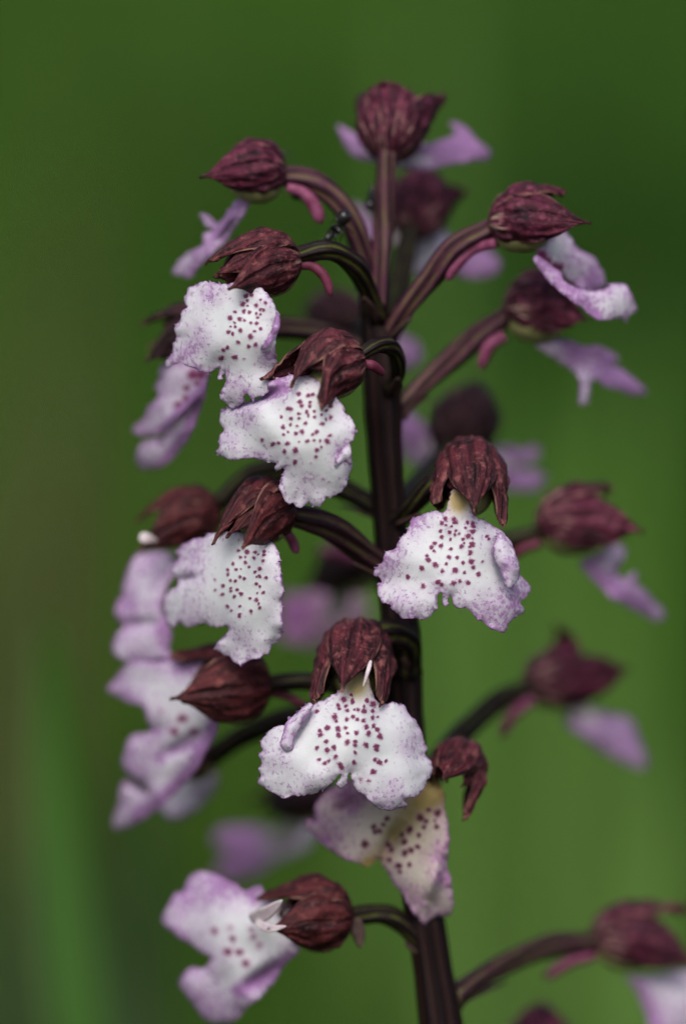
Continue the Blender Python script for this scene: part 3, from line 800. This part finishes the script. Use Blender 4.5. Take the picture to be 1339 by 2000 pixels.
# left middle
f13 = (310, 1030, 5.15)
flower([(765, 1125, -1), (710, 1078, -3), (640, 1027, -6), (560, 1003, -7)], 22,
       ((562, 990, -7), (455, 1010, -11), 132, (-0.25, -1, -0.2), [(412, 1064, -13), (471, 1072, -17), (425, 1045, -9)]),
       [dict(frame=f13, outline=[(150, 240), (220, 200), (320, 120), (440, 100), (530, 70), (800, 40), (1000, 60), (1140, 150), (1200, 260), (1225, 380), (1235, 560), (1255, 660), (1235, 780), (1240, 960), (1225, 1110), (1200, 1160), (1120, 1190), (1120, 1270), (1040, 1300), (960, 1330), (890, 1350), (830, 1380), (760, 1370), (720, 1320), (650, 1300), (620, 1260), (580, 1230), (590, 1180), (640, 1110), (690, 1050), (690, 992), (600, 1000), (500, 980), (350, 980), (250, 1000), (190, 960), (140, 1030), (90, 960), (60, 860), (50, 720), (100, 640), (180, 600), (170, 510), (120, 460), (140, 380), (190, 300)],
             spots=[(800, 235, 13), (885, 248, 18), (820, 303, 15), (870, 300, 11), (870, 355, 15), (905, 400, 12), (970, 250, 14), (1000, 270, 10), (1058, 245, 15), (1058, 278, 15), (958, 310, 15), (1048, 338, 17), (745, 367, 15), (692, 428, 13), (695, 475, 16), (778, 425, 14), (825, 420, 9), (1018, 417, 18), (967, 450, 14), (815, 502, 16), (858, 515, 15), (1015, 493, 16), (985, 497, 10), (1080, 508, 14), (720, 537, 12), (770, 540, 14), (980, 570, 17), (1015, 595, 12), (645, 590, 16), (725, 612, 14), (725, 640, 14), (787, 630, 14), (828, 670, 19), (1052, 655, 15), (990, 662, 10), (757, 697, 16), (635, 678, 17), (562, 525, 14, 0.7), (568, 627, 14, 0.7), (917, 715, 14), (980, 730, 19), (1005, 770, 12), (1015, 812, 14), (693, 795, 17), (730, 838, 12), (818, 793, 14), (810, 878, 15), (810, 900, 15), (927, 850, 16)],
             d=-10, gx=-4.2, gy=0.4, c=(450, 1170), edge=0.6, edge_w=30, flush=0.03, lilac=[(300, 250, 200, 0.5), (400, 480, 140, 0.4), (350, 820, 170, 0.45), (850, 1150, 170, 0.35)], h=2.2, folds=[(850, 500, 300, -0.8)], creases=[(160, 540, 400, 500, 40, 1.2)]),
        dict(frame=f13, outline=[(1195, 240), (1228, 400), (1242, 560), (1256, 670), (1200, 770), (1145, 720), (1100, 800), (1062, 862), (1048, 840), (1105, 700), (1128, 580), (1148, 420), (1170, 320)],
             d=-12.6, gx=-3, flush=1.0, h=2.2, cren=1.0, curl=0.3)],
       ([(556, 1035, -7), (571, 1058, -6), (580, 1082, -6)], 9, 10), smat='stalk', seed=13.9, hmat='sepal_red', hood_kw=dict(ptip=(440, 1052, -13)))
# behind it, further left
f14 = (200, 900, 3.3475)
flower([(755, 1005, 1), (690, 965, 3), (600, 930, 5), (500, 925, 5), (424, 985, 5)], 19,
       ((432, 1000, 5), (300, 1022, 6), 116, (-0.2, -1, -0.1), [(262, 1021, 6), (268, 1078, 2), (320, 1060, 10)]),
       [dict(frame=f14, outline=[(240, 610), (330, 590), (430, 600), (500, 700), (440, 800), (390, 950), (420, 1070), (455, 1130), (440, 1220), (440, 1300), (330, 1310), (200, 1318), (100, 1290), (65, 1220), (90, 1140), (140, 1080), (90, 1030), (80, 960), (130, 880), (150, 760), (190, 660)],
             d=6, gx=-4, gy=-1, h=3.4, flush=0.30, lilac=[(190, 950, 90, 0.5), (330, 720, 110, 0.3), (430, 1130, 90, 0.8), (250, 1150, 120, 0.2)], cren=1.8, creases=[(100, 1085, 380, 1060, 40, 1.4)])],
       petals=[([(272, 1048, 0), (290, 1052, 0), (308, 1056, 1)], 20)], hmat='sepal_red', seed=14.2, smat='stalk_dark')
# lower left, side on
f15 = (190, 1260, 3.619)
flower([(785, 1385, 0), (700, 1352, 0), (610, 1332, 0), (518, 1335, 0)], 15,
       ((522, 1335, 0), (378, 1345, -3), 156, (-0.1, -1, -0.05), [(328, 1284, 2), (330, 1366, -5), None]),
       [dict(frame=f15, outline=[(70, 310), (150, 220), (210, 130), (300, 110), (450, 120), (520, 90), (740, 50), (820, 150), (860, 300), (862, 540), (800, 700), (700, 880), (600, 1000), (450, 1140), (300, 1240), (180, 1300), (110, 1280), (140, 1130), (180, 980), (240, 970), (340, 1042), (352, 1012), (250, 940), (190, 880), (170, 820), (200, 720), (250, 640), (350, 620), (432, 602), (370, 580), (340, 480), (300, 430), (200, 390), (110, 350)],
             spots=[(600, 520, 34, 0.8), (545, 610, 28, 0.8), (680, 615, 30, 0.7), (450, 470, 22, 0.5)], d=3, gx=-5, gy=1, h=3, flush=0.22,
             lilac=[(640, 130, 120, 0.8), (180, 330, 100, 0.4), (300, 800, 150, 0.4), (230, 1150, 80, 0.2)], bands=[(850, 560, 620, 980, 55, 1.5), (620, 980, 300, 1220, 60, 1.5), (660, 700, 440, 800, 45, 0.9)], creases=[(760, 620, 430, 810, 50, 1.4), (180, 960, 350, 1030, 40, 1.4)])],
       ([(520, 1352, 1), (555, 1358, 1), (600, 1380, 1)], 9, 9, 'spur_dark'), smat='stalk_dark', hmat='sepal_red', seed=15.7, hood_kw=dict(lat=0, half=68, dh=56))
# another one hidden behind its lip
flower([(790, 1430, 2), (690, 1400, 6), (580, 1402, 9), (480, 1435, 12), (410, 1480, 13)], 20,
       ((414, 1478, 13), (345, 1500, 17), 80, UP, [None, None, None]),
       [dict(frame=(0, 0, 1.0), outline=[(300, 1510), (360, 1500), (415, 1500), (425, 1530), (390, 1575), (340, 1600), (310, 1570)], d=20, h=5, flush=0.2)], smat='stalk_dark', seed=16.5)
# lower centre, in focus, facing the lens
f16 = (490, 1320, 3.619)
flower([(792, 1310, -1), (795, 1255, -3), (755, 1236, -4), (700, 1256, -4)], 24,
       ((698, 1242, -2), (692, 1338, -12), 146, (0, -1, -0.8), [(667, 1352, -17), (742, 1382, -13), (613, 1376, -12)]),
       [dict(frame=f16, outline=[(640, 90), (560, 140), (470, 190), (400, 230), (300, 290), (235, 350), (160, 360), (110, 420), (65, 470), (75, 520), (45, 560), (75, 600), (50, 660), (70, 700), (45, 760), (110, 800), (160, 835), (220, 862), (300, 850), (400, 845), (470, 820), (550, 780), (590, 742), (622, 702), (640, 700), (608, 770), (628, 797), (655, 790), (684, 750), (690, 700), (706, 700), (718, 772), (760, 820), (830, 880), (900, 945), (970, 958), (1050, 940), (1100, 920), (1090, 880), (1180, 850), (1230, 790), (1240, 740), (1280, 680), (1270, 600), (1235, 560), (1250, 520), (1220, 460), (1200, 380), (1180, 330), (1120, 270), (1080, 210), (1020, 190), (960, 195), (900, 180), (860, 120), (820, 0), (760, -60), (700, -60), (660, 0)],
             spots=[(710, 135, 11), (655, 170, 18), (718, 182, 15), (615, 205, 12), (625, 235, 11), (672, 215, 11), (678, 245, 12), (820, 175, 14), (862, 200, 20), (798, 215, 10), (797, 250, 16), (757, 242, 12), (860, 250, 13), (730, 240, 8), (858, 298, 12), (895, 292, 9), (720, 290, 13), (750, 308, 11), (795, 315, 13), (675, 307, 13), (590, 292, 17), (605, 322, 9), (465, 252, 14), (540, 370, 16), (615, 375, 16), (670, 368, 12), (485, 390, 12), (490, 418, 16), (618, 420, 15), (683, 407, 9), (743, 405, 14), (815, 365, 15), (865, 355, 14), (893, 380, 15), (830, 408, 16), (912, 430, 17), (530, 465, 14), (680, 470, 16), (737, 465, 12), (735, 492, 12), (812, 490, 16), (885, 498, 16), (885, 520, 16), (465, 510, 14), (537, 528, 16), (585, 508, 16), (735, 545, 12), (597, 572, 13), (483, 593, 12), (550, 603, 12), (520, 620, 13), (628, 625, 15), (640, 650, 15), (727, 613, 14), (877, 593, 13), (907, 613, 17), (952, 603, 11), (862, 677, 16), (775, 733, 14, 0.7), (832, 742, 12, 0.7)],
             yellow=[(740, 40, 110, 1.0), (745, 120, 60, 0.25)], d=-14, gx=0.2, gy=-0.6, c=(672, 1470), qx=1.4, qy=0.7, edge=0.55, flush=0.02, h=2.0,
             lilac=[(340, 270, 70, 0.6), (200, 600, 120, 0.35), (1120, 500, 110, 0.4), (950, 860, 130, 0.35), (1000, 760, 80, 0.3), (400, 760, 100, 0.3)], folds=[(730, 460, 300, -1.0)], creases=[(420, 230, 270, 530, 40, 1.3)]),
        dict(frame=f16, outline=[(410, 190), (340, 245), (250, 330), (228, 400), (203, 480), (230, 522), (260, 537), (297, 512), (302, 450), (335, 380), (385, 290), (440, 225)],
             d=-14.2, gx=-1.5, gy=-1, flush=0.35, edge=0.5, h=2.0, cren=1.0, curl=0.8)],
       petals=[([(724, 1290, -15), (718, 1312, -16), (708, 1343, -16)], 7)], smat='stalk_dark', seed=17.3, hmat='sepal_brown', hood_kw=dict(lat=14, half=60, dh=46, wp=9))
# withering one under it
f17 = (590, 1440, 3.619)
flower([(812, 1580, 1), (850, 1515, 3), (885, 1470, 2), (905, 1478, 0)], 14,
       ((903, 1462, 0), (882, 1550, -7), 112, (0.3, -1, -0.7), [(862, 1524, -10), (903, 1606, -6), (838, 1505, -6)]),
       [dict(frame=f17, outline=[(960, 300), (1005, 400), (1010, 500), (1030, 620), (1035, 760), (1020, 900), (1040, 980), (1060, 1080), (1070, 1200), (1020, 1270), (950, 1270), (870, 1320), (820, 1290), (760, 1210), (700, 1100), (620, 990), (565, 910), (570, 858), (530, 880), (465, 920), (400, 890), (280, 850), (180, 790), (100, 720), (25, 640), (40, 560), (92, 592), (85, 500), (130, 430), (200, 370), (350, 300), (500, 300), (700, 380), (800, 400), (870, 310), (920, 250)],
             spots=[(600, 575, 15), (570, 620, 14), (505, 635, 18), (545, 665, 18), (515, 670, 15), (443, 757, 22), (400, 620, 10, 0.6), (760, 655, 22), (705, 690, 15), (720, 740, 20), (825, 693, 15), (860, 640, 14), (835, 570, 25), (875, 595, 15), (890, 515, 14), (955, 540, 22), (935, 590, 10), (950, 635, 15), (610, 760, 20), (630, 795, 17), (615, 870, 16), (680, 910, 22), (690, 950, 15), (757, 900, 14), (725, 820, 20), (770, 800, 18), (815, 775, 17)],
             yellow=[(930, 360, 130, 1.1), (820, 480, 120, 0.6), (720, 600, 100, 0.4), (640, 690, 70, 0.5), (560, 830, 90, 0.5), (470, 900, 50, 1.2), (760, 700, 160, 0.25)], d=-5, gx=-1, gy=0.3, qx=1.0, h=2.4, flush=0.15, edge=0.7, edge_w=30,
             lilac=[(350, 450, 130, 0.8), (200, 680, 130, 0.5), (950, 850, 110, 0.4), (830, 1150, 120, 0.35), (990, 1000, 60, 0.6)], creases=[(720, 560, 570, 870, 50, 1.6), (980, 820, 880, 1180, 50, -1.6), (180, 560, 420, 470, 60, 1.0)])],
       smat='stalk_dark', lmat='lip_old_or_shaded', seed=18.8, hood_kw=dict(column=False, wp=8), label='older flower whose lip is yellowing and browning at the throat')
# right, far blurred
flower([(812, 1545, 1), (868, 1468, 8), (928, 1408, 14), (982, 1365, 18), (1035, 1348, 20)], 20,
       ((1030, 1335, 20), (1175, 1318, 27), 128, (-0.1, -1, -0.1), [(1082, 1222, 24), None, (1230, 1304, 24)]),
       [dict(frame=(860, 1200, 3.043), outline=[(740, 600), (860, 550), (1000, 590), (1130, 630), (1170, 740), (1220, 850), (1210, 920), (1120, 900), (960, 820), (840, 730), (760, 660)], d=26, gx=3, h=4, flush=1.2, cren=1.5, edge=0.4)],
       ([(1038, 1366, 19), (1002, 1396, 18), (977, 1440, 18)], 11, 13), smat='stalk_dark', hmat='sepal_magenta', seed=19.1, claw=True)
# behind the middle of the stem
flower([(778, 1190, 3), (755, 1135, 14), (725, 1112, 24)], 18,
       ((730, 1112, 24), (628, 1110, 36), 105, (0, -1, -0.2), [None, (600, 1150, 34), None]),
       [dict(frame=(540, 1040, 5.15), outline=[(60, 650), (330, 630), (420, 520), (700, 560), (900, 700), (920, 950), (700, 1010), (400, 1150), (200, 1120), (50, 1050)], d=45, h=5, flush=0.5, lilac=[(180, 800, 220, 1.2)])],
       ([(700, 1090, 22), (650, 1080, 24), (620, 1076, 26)], 12, 12), smat='stalk_dark', lmat='lip_old_or_shaded', hmat='sepal_shaded', seed=20.4, claw=True)  # the duller lip material puts shade into this lip's colour
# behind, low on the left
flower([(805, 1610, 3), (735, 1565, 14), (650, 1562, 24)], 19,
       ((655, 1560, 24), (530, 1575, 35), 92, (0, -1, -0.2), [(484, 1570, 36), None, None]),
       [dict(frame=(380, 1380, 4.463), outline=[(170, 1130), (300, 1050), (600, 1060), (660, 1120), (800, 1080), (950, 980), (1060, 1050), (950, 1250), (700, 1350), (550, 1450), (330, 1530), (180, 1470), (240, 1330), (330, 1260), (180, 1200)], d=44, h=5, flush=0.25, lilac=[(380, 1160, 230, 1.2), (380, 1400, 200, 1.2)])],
       smat='stalk_dark', hmat='sepal_shaded', seed=21.6, claw=True)
# bottom left
f21 = (300, 1580, 3.3475)
flower([(835, 1880, 0), (805, 1825, -1), (755, 1787, -2), (678, 1790, -2)], 17,
       ((684, 1790, -2), (552, 1790, -4), 146, (-0.1, -1, -0.15), [(498, 1757, -2), (520, 1815, -8), None]),
       [dict(frame=f21, outline=[(60, 720), (130, 570), (190, 540), (220, 470), (270, 420), (350, 410), (430, 440), (520, 490), (600, 540), (680, 510), (720, 540), (740, 600), (900, 620), (960, 760), (950, 940), (900, 975), (850, 1040), (770, 1150), (680, 1250), (600, 1310), (560, 1370), (480, 1400), (350, 1390), (300, 1340), (230, 1230), (160, 1140), (240, 1050), (330, 1040), (372, 970), (310, 930), (230, 880), (120, 800)],
             spots=[(395, 800, 25, 0.7), (500, 780, 22, 0.5), (515, 850, 18, 0.9), (485, 935, 24, 0.9), (560, 940, 22, 0.9), (600, 1010, 25, 0.8), (650, 840, 26, 0.6), (640, 790, 20, 0.6), (690, 890, 24, 0.6)],
             d=0, gx=-3.5, gy=0.5, h=2.8, flush=0.12, lilac=[(250, 600, 170, 0.5), (450, 520, 120, 0.6), (660, 560, 70, 0.7), (300, 1200, 150, 0.4), (450, 1300, 120, 0.4)], bands=[(900, 990, 560, 1190, 50, 1.5), (230, 870, 120, 780, 30, 0.6)], creases=[(850, 1000, 560, 1200, 50, 1.6)])],
       petals=[([(498, 1800, -5), (525, 1814, -8), (558, 1810, -9)], 16), ([(488, 1796, -4), (520, 1784, -7), (550, 1760, -9)], 28)],
       bracts=[([(690, 1795, -3), (700, 1822, -3), (704, 1852, -3)], 26)], smat='stalk_dark', hmat='sepal_red', seed=22.9)
# bottom right
flower([(882, 1950, 1), (960, 1897, 6), (1060, 1852, 12), (1164, 1838, 15)], 20,
       ((1160, 1826, 15), (1305, 1840, 18), 138, (0.1, -1, 0.2), [(1350, 1778, 18), None, (1365, 1892, 14)]),
       [dict(frame=(860, 1720, 2.795), outline=[(1000, 530), (1150, 510), (1400, 500), (1500, 700), (1480, 900), (1180, 880), (1120, 720), (1060, 590)], d=17, gx=2, h=4, flush=0.15, bands=[(1080, 600, 1180, 860, 50, 1.2)], lilac=[(1280, 730, 130, 0.5)])],
       ([(1162, 1866, 15), (1112, 1880, 14), (1062, 1912, 14)], 11, 15), smat='stalk', hmat='sepal_magenta', seed=23.3)
# just below the picture
flower([(885, 2190, 1), (970, 2150, 10), (1045, 2110, 18)], 20,
       ((1045, 2110, 18), (1058, 1980, 26), 140, (0, -0.2, -1), [None, None, None]), smat='stalk_dark', hmat='sepal_magenta', seed=24.1)

# ------------------------------------------------------------------ ants
def ant(joints, label, legs, size=1.5):
    """joints: antennae root/head, thorax, waist, gaster (px, py, mm); one skinned body"""
    pts = [P(*j) for j in joints]
    head, thorax, waist, gaster = pts
    L = np.linalg.norm(gaster - head)
    ax = unit(gaster - head)
    verts = [thorax, (thorax + head) / 2, head - ax * 0.0, head - ax * L * 0.14, waist, waist + (gaster - waist) * 0.30, gaster, gaster + ax * L * 0.22]
    rad = [0.12, 0.06, 0.14, 0.07, 0.05, 0.16, 0.24, 0.06]
    edges = [(0, 1), (1, 2), (2, 3), (0, 4), (4, 5), (5, 6), (6, 7)]
    for root, pp in legs:
        prev = root
        for q in pp:
            verts.append(P(*q)); rad.append(0.018); edges.append((prev, len(verts) - 1)); prev = len(verts) - 1
    me = bpy.data.meshes.new('ant')
    c = np.mean(pts, axis=0)
    me.from_pydata([tuple(v - c) for v in verts], edges, [])
    o = bpy.data.objects.new('ant', me)
    scene.collection.objects.link(o)
    o.location = c
    sk = o.modifiers.new('skin', 'SKIN')
    for i, r in enumerate(rad):
        me.skin_vertices[0].data[i].radius = (r * L * size, r * L * size)
        me.skin_vertices[0].data[i].use_root = (i == 0)
    o.modifiers.new('sub', 'SUBSURF').levels = 2
    o.modifiers['sub'].render_levels = 2
    me.materials.append(M['ant'])
    sk.use_smooth_shade = True
    return tag(o, label, 'ant', 'ants on the upper flower stalks')

ant([(643, 462, -6), (657, 446, -6), (663, 437, -6), (674, 420, -6)], 'black ant climbing the arched stalk beside a pink spur',
    [(0, [(648, 440, -7), (640, 455, -6), (632, 470, -5)]), (0, [(668, 455, -7), (664, 472, -6)]), (4, [(655, 425, -6), (645, 436, -4)]), (4, [(680, 445, -6), (690, 455, -4)]),
     (0, [(655, 465, -6.5), (655, 478, -5)]), (0, [(644, 448, -4), (636, 450, -3)]), (3, [(636, 470, -7), (628, 466, -7)]), (3, [(640, 474, -7), (634, 480, -6)])])
ant([(727, 372, -1), (724, 384, -1), (723, 391, -1), (721, 405, -1)], 'black ant clinging to the upright pinkish stalk of the topmost flower',
    [(0, [(718, 380, -1), (714, 372, 0)]), (0, [(732, 388, -2), (738, 394, -2)]), (4, [(714, 392, -1), (710, 400, 0)]), (4, [(731, 398, -2), (738, 405, -2)]), (3, [(724, 362, -1), (720, 354, -1)])])
ant([(603, 390, -1), (594, 387, -1), (588, 385, -1), (574, 381, -1)], 'black ant under the pink spur of the arched flower',
    [(0, [(598, 380, -1), (602, 374, -2)]), (0, [(590, 394, -1), (586, 390, -2)]), (4, [(584, 378, -1), (580, 372, -2)]), (4, [(590, 380, 0), (592, 372, 0)]), (3, [(610, 388, -1), (616, 384, -1)])])
ant([(556, 300, 4), (545, 305, 4), (540, 308, 4), (528, 314, 4)], 'small dark ant half hidden behind the maroon hood with a pale tip',
    [(0, [(552, 290, 4), (562, 296, 4), (568, 302, 4)]), (0, [(560, 312, 3), (570, 318, 3)]), (4, [(545, 290, 4), (552, 284, 4)]), (3, [(570, 300, 4), (580, 306, 4)]), (3, [(566, 308, 4), (582, 316, 3)])], size=0.7)

# ------------------------------------------------------------------ single grass blades that show as soft streaks
def blade(pts, width, label, mat='grass_pale'):
    path = [P(*q) for q in pts]
    path = catmull(np.array(path), 6)
    foot = path[-1].copy()
    drop = np.array([foot + (np.array([foot[0] + 0.01, foot[1] + 0.02, -0.004]) - foot) * k for k in np.linspace(0.1, 1, 10)])
    path = np.vstack([path, drop])[::-1]
    o = strip('grass_blade', path, width, M[mat], None, 0.0004, attr='world', point=0.9)
    me = o.data
    a = me.attributes.new('blade', 'FLOAT_VECTOR', 'POINT')
    a.data.foreach_set('vector', np.tile(np.array([0.6, 0.5, 0.2], dtype=np.float32), len(me.vertices)))
    return tag(o, label, 'grass', 'single grass blades behind the orchid')
blade([(85, 1200, 130), (100, 1500, 129), (128, 1800, 127), (160, 2050, 125)], 0.0075, 'pale blurred grass blade rising behind the lowest left-hand flowers')

for pts, w, label, m_ in (
        ([(1250, 560, 450), (1215, 900, 445), (1190, 1300, 440), (1180, 1700, 430), (1180, 2100, 420)], 0.013, 'bright green grass blade blurred behind the flower with a back-curled hood tip', 'grass_bright'),
        ([(1010, 720, 520), (1000, 1000, 515), (985, 1400, 505), (960, 1800, 495), (940, 2200, 480)], 0.013, 'bright green grass blade blurred beside the withering flower', 'grass_bright'),
        ([(1335, 1440, 260), (1305, 1700, 255), (1265, 2000, 250), (1240, 2200, 245)], 0.009, 'broad bright green blade blurred behind the lowest side-on hood', 'grass_bright'),
        ([(830, -200, 700), (830, 200, 690), (810, 700, 680), (795, 1300, 660), (780, 2000, 640)], 0.012, 'bright green grass blade blurred above and behind the topmost flower', 'grass_bright'),
        ([(275, 1480, 300), (262, 1700, 298), (250, 2000, 295), (245, 2200, 290)], 0.013, 'dark green grass blade blurred behind the lowest speckled lip', 'grass_dark'),
        ([(20, 1620, 300), (15, 1850, 295), (10, 2100, 290)], 0.011, 'dark green grass blade blurred beside the pale blade', 'grass_dark'),
        ([(130, 300, 600), (105, 600, 590), (75, 1000, 580), (50, 1500, 570), (40, 2100, 550)], 0.012, 'withered olive brown grass blade, a soft streak behind the orchid', 'grass_dry')):
    blade(pts, w, label, m_)
